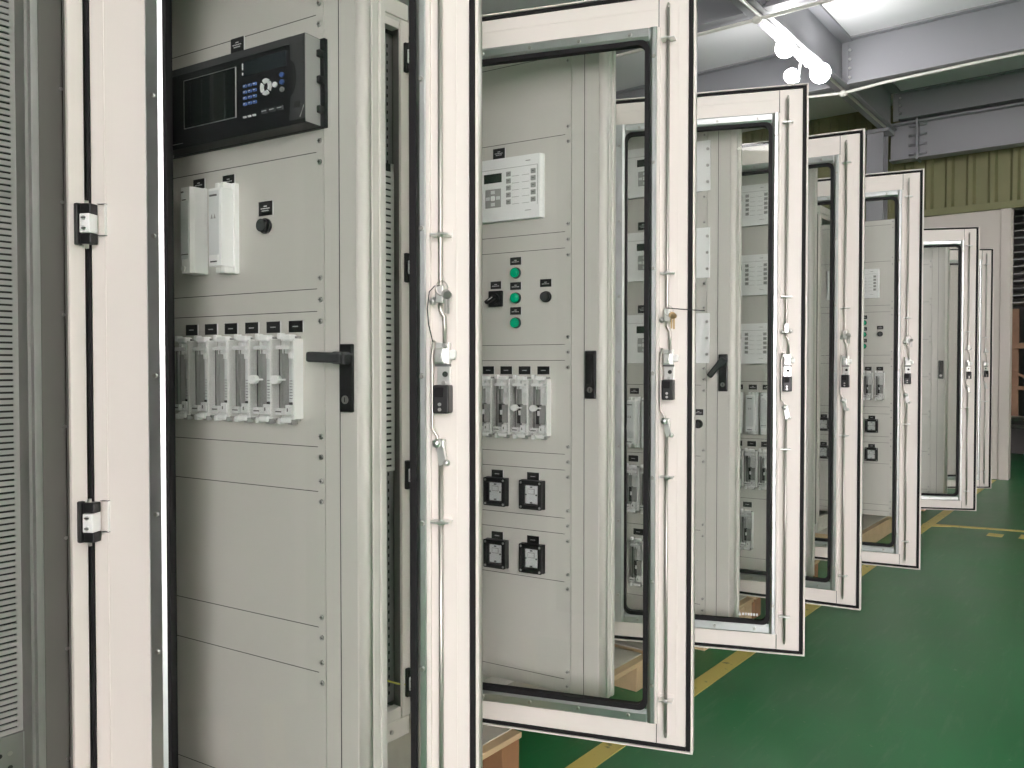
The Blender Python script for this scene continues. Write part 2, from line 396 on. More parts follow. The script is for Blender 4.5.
def nameplate(w=.043, h=.0255, lines=1):
    b = MB(); b.box(-w/2, w/2, -.002, 0, -h/2, h/2, 'black'); b.box(w/2-.0004, w/2+.0022, -.0016, 0, -h/2, h/2, 'ink')
    for i in range(lines):
        z = (lines-1)*.0026 - i*.0052; wd = w*(.20 if lines == 1 else (.12, .34, .26)[i % 3])
        k = 5
        for q in range(k): b.box(-wd + q*2*wd/k, -wd + (q+.72)*2*wd/k, -.0024, -.0019, z-.0011, z+.0011, 'ink')
    return b.mesh('name_plate')
NP1, NP2 = nameplate(), nameplate(.044, .032, 3); NP3 = nameplate(.040, .024, 2)

proto = {}
def at_panel(px, pz):  return (px, pz)

def make_link(parent, knob, blackrelay):
    # link holder: pale base, bars, terminals behind a clear cover; 58 mm wide, 190 mm high, centred
    b = MB(); w = .0285; h = .095
    b.box(-w, w, -.006, 0, -h, h, 'offwhite', .001); b.box(w-.005, w, -.026, -.005, -h, h, 'offwhite', .001)
    for z in (-h, h):
        s_ = 1 if z > 0 else -1
        b.box(-w+.002, -w+.012, -.020, -.004, min(z, z+s_*.014), max(z, z+s_*.014), 'white', .002); b.box(-w+.018, w-.012, -.026, -.004, min(z-s_*.006, z+s_*.010), max(z-s_*.006, z+s_*.010), 'white', .004); b.box(w-.010, w-.002, -.014, -.004, min(z, z+s_*.006), max(z, z+s_*.006), 'keygrey', .001)
    b.box(.006, .018, -.022, -.004, -h-.014, -h-.002, 'keygrey', .001)
    b.box(-.024, .016, -.026, -.006, .070, .079, 'white', .001); b.box(-.012, -.002, -.02, -.006, .060, .088, 'white', .001); b.box(.008, .018, -.022, -.006, .048, .062, 'white', .001)
    b.box(-.018, -.0155, -.022, -.006, -.072, .072, 'inkd'); b.box(-.013, -.010, -.024, -.006, -.07, .07, 'keygrey'); b.box(-.005, -.003, -.022, -.006, -.07, .07, 'keygrey')
    b.box(-.026, -.006, -.026, -.006, -.086, -.070, 'white', .001); b.box(-.024, -.008, -.0268, -.0255, -.080, -.077, 'inkd')
    b.box(.001, .018, -.024, -.006, -.086, -.062, 'white', .001); b.box(.006, .0085, -.0248, -.0235, -.078, -.070, 'inkd')
    if blackrelay:
        b.box(-.008, .002, -.026, -.006, -.056, .008, 'black', .001); b.box(.002, .02, -.024, -.006, -.056, .006, 'keygrey', .001); b.box(-.003, .004, -.0275, -.02, -.028, -.012, 'white', .001)
    else:
        b.box(.000, .018, -.012, -.006, -.058, .05, 'dial'); b.box(.004, .016, -.017, -.006, -.063, -.056, 'black', .001)
        for i in range(7): b.box(.002, .016, -.0128, -.0118, -.048 + i*.007, -.0465 + i*.007, 'inkd')
    o = b.obj('terminal_link', parent)
    c = MB(); c.box(-w+.0005, w-.0055, -.034, -.028, -h+.003, h-.003, 'clear', .001); c.box(-w+.0005, -w+.003, -.030, -.006, -h+.003, h-.003, 'clear')
    c.obj('clear_cover', o)
    if knob:
        k = MB(); k.cyl((-.008, -.046, -.002), (-.008, -.034, -.002), .0105, 'white', 18); k.cyl((-.008, -.040, -.002), (.014, -.036, -.002), .0022, 'white'); k.obj('release_knob', o)
    return o
def make_module(parent, kind):
    b = MB()
    if kind == 0:
        b.box(-.021, .021, -.010, 0, -.097, .097, 'white', .002)
        b.prism([(-.021, -.010), (-.021, -.036), (-.016, -.042), (.012, -.042), (.019, -.034), (.021, -.01)], 'z', -.095, .095, 'white')
        b.box(-.017, .008, -.0428, -.041, -.064, .064, 'dial'); b.box(-.016, -.008, -.0435, -.042, .083, .086, 'inkd'); b.box(-.012, .0, -.0435, -.042, .066, .068, 'inkd')
        b.box(-.015, .007, -.0437, -.0425, -.055, -.053, 'inkd'); b.cyl((-.008, -.046, -.085), (-.008, -.041, -.085), .006, 'offwhite')
        return b.obj('supply_module', parent)
    b.box(.016, .026, -.012, 0, -.098, .098, 'white', .001); b.box(-.021, .021, -.044, 0, -.084, .084, 'white', .002)
    b.box(-.018, .014, -.0448, -.043, -.06, .078, 'dial'); b.box(-.015, .008, -.0456, -.0445, .066, .070, 'inkd')
    for x in (-.008, .001): b.prism([(x-.0032, .018), (x+.0032, .018), (x, .028)], 'y', -.0456, -.0445, 'keygrey')
    b.box(-.013, .011, -.0456, -.0435, -.078, -.060, 'white'); b.box(-.013, .008, -.0462, -.0452, -.076, -.073, 'inkd')
    for x in (-.012, .004): b.box(x, x+.012, -.034, -.004, .084, .098, 'offwhite', .003); b.box(x, x+.014, -.034, -.004, -.098, -.084, 'offwhite', .003)
    return b.obj('supply_module', parent)
def make_button(parent):
    b = MB(); b.cyl((0, -.006, 0), (0, 0, 0), .0165, 'black', 24); b.cyl((0, -.017, 0), (0, -.005, 0), .0135, 'black', 24); b.cyl((0, -.0175, 0), (0, -.016, 0), .0115, 'relaygrey', 24)
    return b.obj('push_button', parent)
def make_lamp(parent):
    b = MB(); b.cyl((0, -.005, 0), (0, 0, 0), .0165, 'relaygrey', 24); o = b.obj('indicator_lamp', parent)
    k = MB(); k.cyl((0, -.014, 0), (0, -.004, 0), .0145, 'green', 24, .0125); k.sph((0, -.013, 0), .0105, 'green', (1, .35, 1)); k.obj('lens', o)
    return o
def make_switch(parent):
    b = MB(); b.box(-.024, .024, -.010, 0, -.024, .024, 'black', .002); o = b.obj('rotary_switch', parent)
    k = MB(); k.cyl((0, -.018, 0), (0, -.009, 0), .016, 'black', 20)
    k.box(-.026, .012, -.034, -.016, -.006, .006, 'black', .003); k.box(-.012, .006, -.0348, -.0335, -.001, .001, 'ink')
    bmesh.ops.rotate(k.bm, verts=k.bm.verts, cent=(0, 0, 0), matrix=Matrix.Rotation(R(-30), 3, 'Y')); k.obj('knob', o)
    return o
def make_meter(parent):
    b = MB(); b.ring(rrect(-.040, .040, -.0445, .0445, .004), rrect(-.028, .028, -.032, .032, .003), -.024, 0, 'black')
    b.box(-.040, .040, -.010, 0, -.0445, .0445, 'black')
    for x in (-.033, .033):
        for z in (-.0375, .0375): b.cyl((x, -.0255, z), (x, -.0235, z), .0038, 'keygrey', 10)
    o = b.obj('disconnect_relay', parent)
    d = MB(); d.box(-.027, .027, -.013, -.0095, -.031, .031, 'inkd'); d.box(-.022, .021, -.0165, -.012, -.028, .028, 'dial', .002)
    d.box(-.012, .012, -.018, -.016, .002, .019, 'keygrey'); d.box(-.010, .010, -.0188, -.0175, .004, .017, 'dial')
    for x in (-.019, .018): d.cyl((x, -.018, .0), (x, -.016, .0), .003, 'inkd', 8)
    for z in (-.024, .024): d.box(-.004, .004, -.018, -.016, z-.002, z+.002, 'inkd')
    d.obj('dial_face', o)
    c = MB(); c.box(-.0275, .0275, -.0225, -.0205, -.0315, .0315, 'clear'); c.obj('clear_cover', o)
    return o
def make_black_relay(parent):
    # rack wide black protection relay, centred; 0.485 x 0.196
    b = MB(); w, h = .2425, .098
    b.box(-w+.0, w-.0, -.010, 0, -h, h, 'relayblack', .001); b.box(-w+.02, w-.012, -.050, -.008, -h+.002, h, 'relayblack', .002)
    b.box(w-.013, w-.0115, -.050, -.006, -h+.004, h-.002, 'keygrey')
    for z in (-.06, .005, .062): b.box(w-.011, w-.002, -.022, -.008, z-.008, z+.008, 'black', .002)
    b.box(-w+.02, w-.05, -.0508, -.049, h-.017, h-.001, 'relaygrey')
    # grey curved right hand part of the face
    poly = [(w-.0135, h-.002), (w-.055, h-.002), (w-.052, .045)] + [(w-.052 + .016*math.sin(R(a)), .006 + .039*math.cos(R(a))) for a in range(10, 171, 20)] + [(w-.052, -.033), (w-.056, -h+.012), (w-.0135, -h+.012)]
    b.prism(poly, 'y', -.0512, -.049, 'relaygrey')
    b.box(w-.042, w-.026, -.0524, -.051, -.062, -.048, 'black'); b.prism([(w-.027, -.083), (w-.0245, -.083), (w-.0155, -.058), (w-.0155, -.062)], 'y', -.0522, -.051, 'keygrey')
    b.box(-w+.035, -w+.047, -.0518, -.0495, -.0865, -.0835, 'ink'); b.box(-w+.052, -w+.10, -.0515, -.0495, -.0853, -.0845, 'keygrey')
    o = b.obj('protection_relay', parent); tag(o, 'black rack-mounted relay')
    k = MB(); x0, x1 = -.185, -.020
    k.box(x0, x1, -.0518, -.0498, -.052, .063, 'gloss')
    for (a, c, z0, z1) in ((x0, x1, .0625, .0635), (x0, x1, -.0525, -.0515), (x0-.0008, x0, -.0525, .0635), (x1, x1+.0012, -.0525, .0635)): k.box(a, c, -.0524, -.0498, z0, z1, 'keygrey')
    for i in range(14):
        for x in (-.165, -.128, -.091, -.055): k.box(x, x+.003, -.0522, -.0517, .052-i*.0075, .0535-i*.0075, 'relaygrey')
    k.obj('led_window', o)
    k = MB(); k.box(.004, .128, -.0518, -.0498, .036, .070, 'lcd', .0004); k.box(.001, .0035, -.0522, -.0498, .052, .066, 'ink'); k.box(.001, .0035, -.0522, -.0498, .040, .045, 'ink'); k.obj('display', o)
    k = MB()
    for i in range(3):
        for j in range(4): k.box(.004+i*.0145, .014+i*.0145, -.0535, -.0498, .010-j*.0135, .0165-j*.0135, 'keyblue', .001); k.box(.0065+i*.0145, .0115+i*.0145, -.054, -.0533, .0125-j*.0135, .014-j*.0135, 'ink')
    k.obj('number_keys', o); k = MB()
    for j in range(3): k.cyl((.117, -.0535, .018-j*.016), (.117, -.0498, .018-j*.016), .0055, 'keyblue' if j < 2 else 'keygrey', 12)
    k.obj('menu_keys', o); k = MB()
    for i in range(3): k.box(.004+i*.014, .012+i*.014, -.0532, -.0498, -.0585, -.055, 'ink')
    k.obj('reset_keys', o); k = MB()
    for i in range(3): k.box(.058+i*.022, .075+i*.022, -.0532, -.0498, -.058, -.049, 'relaygrey', .0005); k.box(.060+i*.022, .073+i*.022, -.0536, -.053, -.054, -.0525, 'ink')
    k.obj('soft_keys', o)
    k = MB()
    for a in (0, 90, 180, 270):
        seg = [(.071 + .0155*math.cos(R(a+t)), .0 + .0185*math.sin(R(a+t))) for t in range(-36, 37, 12)] + [(.071 + .0075*math.cos(R(a+t)), .0 + .009*math.sin(R(a+t))) for t in range(36, -37, -12)]
        k.prism(seg, 'y', -.0535, -.0498, 'dial')
    k.cyl((.097, -.0535, .0), (.097, -.0498, .0), .006, 'dial', 14); k.obj('navigation_keys', o)
    for ch in o.children: ch.location.x = .050
    return o
def make_white_relay(parent, wide):
    # white panel relay with screen, keys and ten function keys; case 0.315 x 0.185 centred on x=0
    b = MB(); w, h = .158, .0925
    if wide:
        b.box(-.242, .242, -.004, 0, -h, h, 'white', .001)
        for x in (-.233, .233):
            for z in (-.06, 0.0, .06): b.cyl((x, -.0075, z), (x, -.003, z), .0055, 'screw', 12)
    t = -.020
    b.prism([(-w, 0), (-w, -.010), (-w+.006, t), (w-.006, t), (w, -.010), (w, 0)], 'z', -h, h, 'white')
    b.bm.verts.ensure_lookup_table(); n0 = len(b.bm.verts)
    b.box(-w+.02, w-.026, t-.0012, t+.002, .060, .0612, 'keygrey'); b.box(w-.0272, w-.026, t-.0012, t+.002, -.055, .061, 'keygrey')
    b.box(-w+.02, w-.027, t-.0008, t+.002, -.06, .060, 'white')
    b.box(w-.066, w-.05, t-.0012, t, .074, .0765, 'keygrey'); b.box(w-.068, w-.048, t-.0012, t, -.070, -.0682, 'keygrey')
    for i in range(6): b.box(-w+.025, -w+.031, t-.0012, t, .046-i*.018, .049-i*.018, 'keygrey'); b.box(-w+.034, -w+.05, t-.0012, t, .046-i*.018, .048-i*.018, 'keygrey')
    b.bm.verts.ensure_lookup_table(); bmesh.ops.translate(b.bm, verts=b.bm.verts[n0:], vec=(.014, 0, 0))
    o = b.obj('protection_relay', parent)
    tag(o, 'white relay with screen and keys')
    k = MB(); k.box(-.052, .010, t-.0016, t+.002, .022, .049, 'lcdg'); k.obj('display', o)
    k = MB(); k.box(-.048, .008, t-.0018, t+.002, -.052, .004, 'keygrey', .002); k.box(-.027, -.013, t-.004, t-.0015, -.031, -.017, 'white', .002)
    for x, z in ((-.02, -.006), (-.02, -.042), (-.038, -.024), (-.002, -.024)): k.box(x-.007, x+.007, t-.003, t-.0015, z-.005, z+.005, 'dial', .001)
    k.obj('keypad', o)
    k = MB()
    for i in range(5):
        z = .043 - i*.0205
        for x in (.026, .110): k.box(x, x+.016, t-.003, t+.001, z-.007, z+.007, 'keygrey', .001); k.box(x+.004, x+.012, t-.0036, t-.0028, z-.001, z+.001, 'inkd')
        k.box(.046, .070, t-.0012, t+.001, z-.0085, z-.0073, 'keygrey'); k.box(.080, .104, t-.0012, t+.001, z-.0085, z-.0073, 'keygrey')
    k.obj('function_keys', o)
    for ch in o.children: ch.location.x = .014
    return o

DS = 1.067
def device(kind, parent, F, s, z, make):
    """place a device of some kind on the swing panel: first time built, later copied"""
    loc = (F[0] + s*F[3], F[1] + s*F[4], z - Z0); rz = F[2]
    if kind in proto: return dup(proto[kind], parent, loc, rz)
    o = make(parent); o.location = loc; o.rotation_euler = (0, 0, rz); o.scale = (DS,)*3; proto[kind] = o
    if kind == 'meter': o.scale = (1.02,)*3
    if kind == 'black_relay': o.scale = (DS, DS, .966)
    if 'link' in kind: o.scale = (1.10, DS, .93)
    return o
def np_(me, parent, F, s, z): return link('name_plate', me, parent, (F[0] + s*F[3], F[1] + s*F[4], z - Z0), F[2])

GRP = 'open control cabinets in a row'
cabs = []
def cabinet(hx, hy, label, ang, piv=None, layout=None, pang=83.5, lever='flat', pvx=-.15):
    c = bpy.data.objects.new('control_cabinet', None); COL.objects.link(c); c.location = (hx, hy, Z0); c.empty_display_size = .2
    tag(c, label, 'cabinet', GRP)
    cabs.append(c)
    O = (0, 0, -Z0)
    link('cabinet_body', BODY, c, O); link('mounting_rail', RAIL if hy > .1 else RAIL0, c, O)
    if ang is not None:
        phi = R(90 - ang)
        d = link('glass_door', DOOR, c, O, phi)
        link('edge_gasket', EG, d); link('glass_gasket', GG, d); link('glass_pane', PANE, d)
        for t in TRIMS: link('trim_strip', t, d)
        for r in RODS: link('lock_rod', r, d)
        for z in (2.139, 1.5045, .9456, .327): link('rod_guide', GUIDE, d, (RX, 0, z))
        link('lock_mechanism', LOCK, d); link('lock_case', LCASE, d)
        for z in (2.178, 1.548, .92, .284): hg = link('hinge', HINGE, c, (0, 0, z - Z0), phi); lf = link('hinge_leaf', LEAF, hg, (0, 0, 0), -phi)
        door = d
    else: door = None
    if layout:
        rz = R(90 - pang); px, py = pvx - hx, piv - hy
        F = (px, py, rz, math.cos(rz), math.sin(rz))
        loc = (px, py, -Z0)
        sw = link('swing_frame', SWING, c, loc, rz)
        link('handle_plate', HPL, sw)
        if lever == 'flat': link('lever', LEVF, sw)
        else: link('lever', LEV0 if lever == 'out' else LEV2, sw, (.595, 0, 1.267))
        layout(c, F, loc, rz)
    return c, door

PL = {}
def plates(c, loc, rz, seams):
    for a, b in zip(seams, seams[1:]):
        k = (round(a, 3), round(b, 3))
        if k not in PL: PL[k] = plate_mesh(a, b)
        p = link('front_plate', PL[k], c, loc, rz)
        h = b - a
        zs = [a + h/2] if h < .06 else [a + .0225, b - .0225]
        for s in (.0045, .5155):
            for z in zs: link('screw', SCREW, p, (s, 0, z))

def layout0(c, F, loc, rz):
    plates(c, loc, rz, [.237, .276, .577, .677, .976, 1.074, 1.370, 1.419, 1.715, 2.010, 2.239])
    device('black_relay', c, F, .2815, 1.856, make_black_relay); np_(NP2, c, F, .258, 1.995)
    np_(NP3, c, F, .119, 1.689); np_(NP3, c, F, .2245, 1.686); np_(NP2, c, F, .348, 1.608)
    device('module0', c, F, .127, 1.572, lambda p: make_module(p, 0)); device('module1', c, F, .231, 1.570, lambda p: make_module(p, 1))
    device('button', c, F, .349, 1.568, make_button)
    for i in range(6):
        s = .078 + .0707*i
        np_(NP1, c, F, s+.010, 1.338)
        device('link_knob' if i > 3 else 'link', c, F, s, 1.222, lambda p, i=i: make_link(p, i > 3, False))
def layout1(c, F, loc, rz):
    plates(c, loc, rz, [.237, .280, .583, .732, .781, .930, .979, 1.269, 1.318, 1.614, 1.664, 1.960, 2.204, 2.239])
    device('white_relay', c, F, .265, 1.811, lambda p: make_white_relay(p, False)); np_(NP2, c, F, .268, 1.932)
    device('switch', c, F, .258, 1.467, make_switch); np_(NP3, c, F, .256, 1.511)
    for z in (1.546, 1.467, 1.388): device('lamp', c, F, .332, z, make_lamp); np_(NP3, c, F, .330, z+.038)
    device('button', c, F, .441, 1.466, make_button); np_(NP3, c, F, .439, 1.509)
    for i in range(6):
        s = .087 + .068*i
        np_(NP1, c, F, s+.004, 1.237)
        device('rlink_knob' if i > 3 else 'rlink', c, F, s, 1.122, lambda p, i=i: make_link(p, i > 3, True))
    for s in (.130, .263, .396):
        for z in (.846, .645): device('meter', c, F, s, z, make_meter); np_(NP1, c, F, s-.002, z+.056)
def layout_relays(c, F, loc, rz):
    plates(c, loc, rz, [.237, .302, .598, .894, 1.176, 1.264, 1.459, 1.600, 1.795, 1.940, 2.137, 2.239])
    for z in (2.0385, 1.6975, 1.3615): device('wide_relay', c, F, .2815, z, lambda p: make_white_relay(p, True))
    for z in (1.825, 1.485): np_(NP2, c, F, .26, z)
    for i in range(5): s = .156+.068*i; device('module%d' % (i % 2), c, F, s, 1.020, None); np_(NP3, c, F, s, 1.148)
    device('button', c, F, .496, 1.021, None); np_(NP3, c, F, .496, 1.068)
    for i in range(5): s = .152+.068*i; device('rlink', c, F, s, .745, None); np_(NP1, c, F, s, .868)
    for s in (.243, .337): device('rlink', c, F, s, .442, None); np_(NP1, c, F, s, .565)
def layout4(c, F, loc, rz):
    plates(c, loc, rz, [.237, .270, .313, .591, .734, .775, .929, .977, 1.273, 1.327, 1.620, 1.664, 1.960, 2.204, 2.239])
    device('white_relay', c, F, .268, 1.812, None); np_(NP2, c, F, .276, 1.94)
    device('switch', c, F, .20, 1.47, None)
    for z in (1.548, 1.468, 1.388): device('lamp', c, F, .341, z, None); np_(NP3, c, F, .341, z+.038)
    device('button', c, F, .443, 1.470, None); np_(NP3, c, F, .443, 1.513)
    for s in (.224, .297, .37, .443): device('rlink', c, F, s, 1.120, None); np_(NP1, c, F, s, 1.235)
    for s in (.085, .396):
        for z in (.846, .652): device('meter', c, F, s, z, None); np_(NP1, c, F, s, z+.056)
def layout5(c, F, loc, rz):
    plates(c, loc, rz, [.237, .276, .577, .873, 1.169, 1.465, 1.761, 2.057, 2.239])

T4 = math.degrees(math.atan2(.837, .141))
c0, d0 = cabinet(0, 0, 'nearest grey cabinet, at the left edge of the photo, slotted wiring duct inside', 62.1, -.70, layout5, 83.5, 'flat', -.15)  # blank swing panel out of view, added to shade this cabinet
c1, d1 = cabinet(0, .968, 'grey cabinet whose swing panel carries the wide black relay with keypad', 70.5, .271, layout0, 83.5, 'out', -.15)
c2, d2 = cabinet(0, 1.896, 'grey cabinet whose swing panel carries green lamps and square black meters', 67.65, 1.213, layout1, 83, 'flat', -.14)
c3, d3 = cabinet(-.05, 2.81, 'grey cabinet with wide white relays and a half-turned black handle lever', T4, 2.15, layout_relays, 83, 'half', -.125)
c4, d4 = cabinet(0, 3.732, 'fourth swing panel along, wide white relays, last grey cabinet before the gap', 78.4, 3.07, layout_relays, 83, 'flat', -.125)
c5, d5 = cabinet(0, 5.72, 'grey cabinet just past the gap in the row, one white relay on top', 63.9, 5.07, layout4, 83, 'flat', -.115)
c6, d6 = cabinet(0, 6.94, 'farthest grey cabinet, plain blank swing panel, beside the white back wall', 52.3, 6.29, layout5, 83, 'flat', -.12)

# wiring ducts, earth wire, sticker
link('cable_duct', duct_mesh(-.11, -.150, -.093, .47, 2.25, 'duct', .0132), c0, (0, 0, -Z0))
for c in (c1, c2, c3, c4, c5, c6):
    if c is c1: DU = duct_mesh(-.044, -.085, -.024, .93, 1.865, 'ductw', .0195)
    link('cable_duct', DU, c, (0, 0, -Z0))
br = MB(); br.box(-.150, -.108, -.155, -.091, .30, .468, 'rackzinc', .002); br.box(-.107, -.105, -.094, -.090, .30, .468, 'zinc')
for i in range(4):
    for j in range(2): br.cyl((-.1085, -.14+j*.02, .34+i*.03), (-.1065, -.14+j*.02, .34+i*.03), .005, 'dark' if (i+j) % 2 else 'screw', 8)
br.obj('duct_bracket', c0, (0, 0, -Z0))
w = MB(); w.tube([(-.20, -.14, .36), (-.09, -.10, .31), (-.02, -.04, .28), (.02, -.012, .277), (.05, .006, .29)], .0028, 'wire', 6); w.obj('earth_wire', c1, (0, 0, -Z0))
st = MB(); st.prism([(.615, .312), (.627, .312), (.621, .330)], 'y', .0025, .0042, 'ink')
for i in range(6): st.box(.630 + i*.010, .637 + i*.010, .0025, .0042, .314, .3235, 'ink')
st.obj('glass_sticker', d2)

# keys hanging from the lock rods
def keyring(door, label, wire, brass):
    b = MB(); m = 'brass' if brass else 'screw'
    b.tube([(RX+.006 + .012*math.cos(R(a)), -.034, 1.400 + .014*math.sin(R(a))) for a in range(0, 361, 30)], .0012, 'rod', 6)
    b.cyl((RX+.016, -.040, 1.388), (RX+.016, -.034, 1.388), .009, m, 16); b.box(RX+.012, RX+.016, -.038, -.036, 1.352, 1.380, m)
    b.cyl((RX+.020, -.046, 1.386), (RX+.021, -.041, 1.384), .008, m, 16); b.box(RX+.019, RX+.024, -.0445, -.0425, 1.350, 1.378, m)
    o = b.obj('key_ring'); 
    if wire == 'loop':
        k = MB(); k.tube([(RX+.004, -.030, 1.405), (RX-.008, -.034, 1.404), (RX-.018, -.036, 1.393), (RX-.022, -.036, 1.36), (RX-.020, -.034, 1.33), (RX-.013, -.030, 1.297)], .0011, 'black', 6); k.obj('tie_wire', o)
    if wire == 'stick':
        k = MB(); k.tube([(RX, -.034, 1.408), (RX+.05, -.05, 1.402), (RX+.105, -.07, 1.396)], .0013, 'black', 6); k.obj('tie_wire', o)
    tag(o, label, 'keys', 'keys hanging on the door lock rods')
    o.matrix_world = Matrix.Translation(door.parent.location) @ Matrix.Translation((0, 0, -Z0)) @ Matrix.Rotation(door.rotation_euler.z, 4, 'Z')
    return o
keyring(d0, 'silver keys wired to the lock rod of the nearest glass door', 'loop', False)
keyring(d1, 'brass keys on a straight black tie wire on the second door edge', 'stick', True)
keyring(d3, 'small silver keys on the lock rod of the fourth door edge', '', False)
keyring(d4, 'small silver keys on the lock rod of the fifth door edge', '', False)

# ------------------------------------------------------------------ pallets
def pallet(x0, x1, y0, y1, label, deck, block, solid=False, skip=0):
    g = bpy.data.objects.new('wooden_pallet', None); COL.objects.link(g); g.location = ((x0+x1)/2, (y0+y1)/2, 0)
    tag(g, label, 'pallet', 'wooden pallets under the cabinets')
    ox, oy = g.location.x, g.location.y
    b = MB(); b.box(x0-ox, x1-ox, y0-oy, y1-oy, Z0-.022, Z0-.004, 'timber', .002); b.box(x0-ox, x1-ox-.035, y0-oy, y1-oy, Z0-.004, Z0, deck); b.obj('deck_board', g)
    n = 3
    for i in range(skip, n):
        yc = y0 + .045 + i*(y1-y0-.09)/(n-1)
        k = MB(); k.box(x0-ox, x1-ox-.008, yc-.042-oy, yc+.042-oy, .0, Z0-.022, block, .002); k.obj('bearer', g)
    if solid:
        k = MB(); k.box(x1-ox-.03, x1-ox, y0-oy, y1-oy, 0.001, Z0-.0225, 'timber', .002); k.obj('front_board', g)
pallet(-.64, .26, -.86, -.01+.16, 'pallet under the nearest cabinet at the left edge', 'sheet', 'timberd')
pallet(-.64, .26, .21, 1.19, 'pallet with white sheet deck and orange-brown end block, nearest one seen at the bottom', 'sheet', 'timberd')
pallet(-.64, .25, 1.33, 2.03, 'pallet with pale splintered block, under the cabinet with green lamps', 'sheet', 'timber', False, 1)
pallet(-.64, .26, 2.07, 3.07, 'pallet with pale frame, seen low through the third door glass', 'sheet', 'timber')
pallet(-.64, .255, 3.11, 4.10, 'pallet with brown block, seen low through the fourth door glass', 'timber', 'timberd')
pallet(-.64, .25, 4.86, 5.90, 'pale new pine pallet beyond the gap in the row', 'sheet', 'timber', True)
pallet(-.64, .25, 6.05, 7.05, 'pallet under the farthest cabinet by the back wall', 'sheet', 'timber')

# ------------------------------------------------------------------ the hall
def st_(b, name): return tag(b.obj(name), kind='structure')
st_(MB().box(-4, 9, -7, 13, -.06, 0, 'floor'), 'floor')
st_(MB().box(.365, .437, -2, 9.6, 0, .0025, 'yellow'), 'trim_1')
b = MB(); b.prism([(.36, 6.30), (3.4, 6.93), (3.4, 7.0), (.36, 6.37)], 'z', 0, .0027, 'yellow'); b.prism([(.437, 6.26), (.56, 6.33), (.56, 6.40), (.437, 6.37)], 'z', 0, .0028, 'yellow'); st_(b, 'trim_2')
b = MB(); b.box(.83, .93, 6.12, 6.24, 0, .0026, 'yellow', .001); b.box(1.03, 1.2, 6.15, 6.32, 0, .0026, 'yellow', .001); st_(b, 'trim_3')
CZ = 4.34
st_(MB().box(-4, 9, -7, 13, CZ, CZ+.1, 'ceil'), 'ceiling')
st_(MB().box(-4.1, -4, -7, 13, 0, CZ, 'wallp'), 'wall_left')
st_(MB().box(9, 9.1, -7, 13, 0, CZ, 'wallp'), 'wall_right_added')  # unseen wall added to cut side light and dim the far end
st_(MB().box(-4, 4.1, -5.1, -5, 0, CZ, 'wallf'), 'wall_front_added')  # unseen wall added behind the camera to darken the glass reflections
b = MB(); YB = 9.7
b.box(-4, .50, YB, YB+.12, 0, 3.0, 'wallp'); b.box(.44, .54, YB-.03, YB+.15, 0, 3.0, 'wallp', .004); b.box(3.2, 9, YB, YB+.12, 0, 3.0, 'wallp')
b.box(-4, 9, YB+.02, YB+.12, 3.0, CZ, 'greenwall'); b.box(-4, 9, YB-.05, YB+.04, 2.98, 3.06, 'greenwall', .004)
for i in range(60):
    x = -4 + i*.215; b.prism([(x, YB+.025), (x+.03, YB-.02), (x+.075, YB-.02), (x+.105, YB+.025)], 'z', 3.05, 4.3, 'greenwall')
st_(b, 'wall_back')
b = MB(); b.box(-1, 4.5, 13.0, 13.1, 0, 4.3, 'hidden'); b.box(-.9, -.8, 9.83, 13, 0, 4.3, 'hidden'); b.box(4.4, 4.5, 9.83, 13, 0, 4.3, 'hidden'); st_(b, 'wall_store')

def ibeam_x(name, x0, x1, y, z0, z1, label, plate=None, fl=.09):
    b = MB(); b.box(x0, x1, y-.008, y+.008, z0, z1, 'beam'); b.box(x0, x1, y-fl, y+fl, z0, z0+.02, 'beam', .002); b.box(x0, x1, y-fl, y+fl, z1-.02, z1, 'beam', .002)
    if plate is not None:
        b.box(plate-.012, plate+.012, y-fl-.01, y+fl, z0-.02, z1+.02, 'beam', .002)
        for i in range(4):
            z = z0 + .05 + i*(z1-z0-.1)/3
            for x in (plate-.05, plate+.05): b.cyl((x-.04, y-.045, z), (x+.04, y-.045, z), .014, 'beam', 8)
    return tag(b.obj(name), label, 'beam')
XB = -.60
b = MB(); b.box(XB-.075, XB+.075, -4, 9.2, 3.9, 3.92, 'beam', .003); b.box(XB-.008, XB+.008, -4, 9.2, 3.92, CZ-.02, 'beam'); b.box(XB-.075, XB+.11, -4, 9.2, CZ-.025, CZ, 'beam', .003)
tag(b.obj('steel_beam'), 'long grey steel beam running away overhead that the lamps hang from', 'beam')
def side_beam(y, z0, x0, x1, label, bolts):
    f0, f1 = (x0+.066, x1) if bolts > 0 else (x0, x1-.066)
    b = MB(); b.box(x0, x1, y-.006, y+.006, z0, CZ, 'beam'); b.box(f0, f1, y-.075, y+.075, z0, z0+.016, 'beam', .002); b.box(f0, f1, y-.075, y+.075, CZ-.016, CZ, 'beam', .002)
    e = x0 if bolts > 0 else x1
    b.box(min(e, e+bolts*.06), max(e, e+bolts*.06), y-.014, y, z0+.05, CZ-.05, 'beam')
    for i in range(4): b.cyl((e+bolts*.075, y-.022, z0+.08+i*.085), (e+bolts*.075, y, z0+.08+i*.085), .013, 'chrome', 8)
    return tag(b.obj('steel_beam'), label, 'beam')
side_beam(7.35, 3.9, XB+.012, 9, 'grey cross beam right of the lamps with a row of bolts at its end', 1)
side_beam(7.35, 3.9, -4, XB-.012, 'grey cross beam left of the lamps, above the third door', -1)
side_beam(5.25, 3.9, -4, XB-.012, 'nearer dark cross beam on the left overhead', -1)
side_beam(5.25, 3.9, XB+.012, 9, 'nearer dark cross beam on the right overhead', 1)
side_beam(3.1, 3.9, -4, XB-.012, 'nearest cross beam above the second door, left of the long beam', -1)
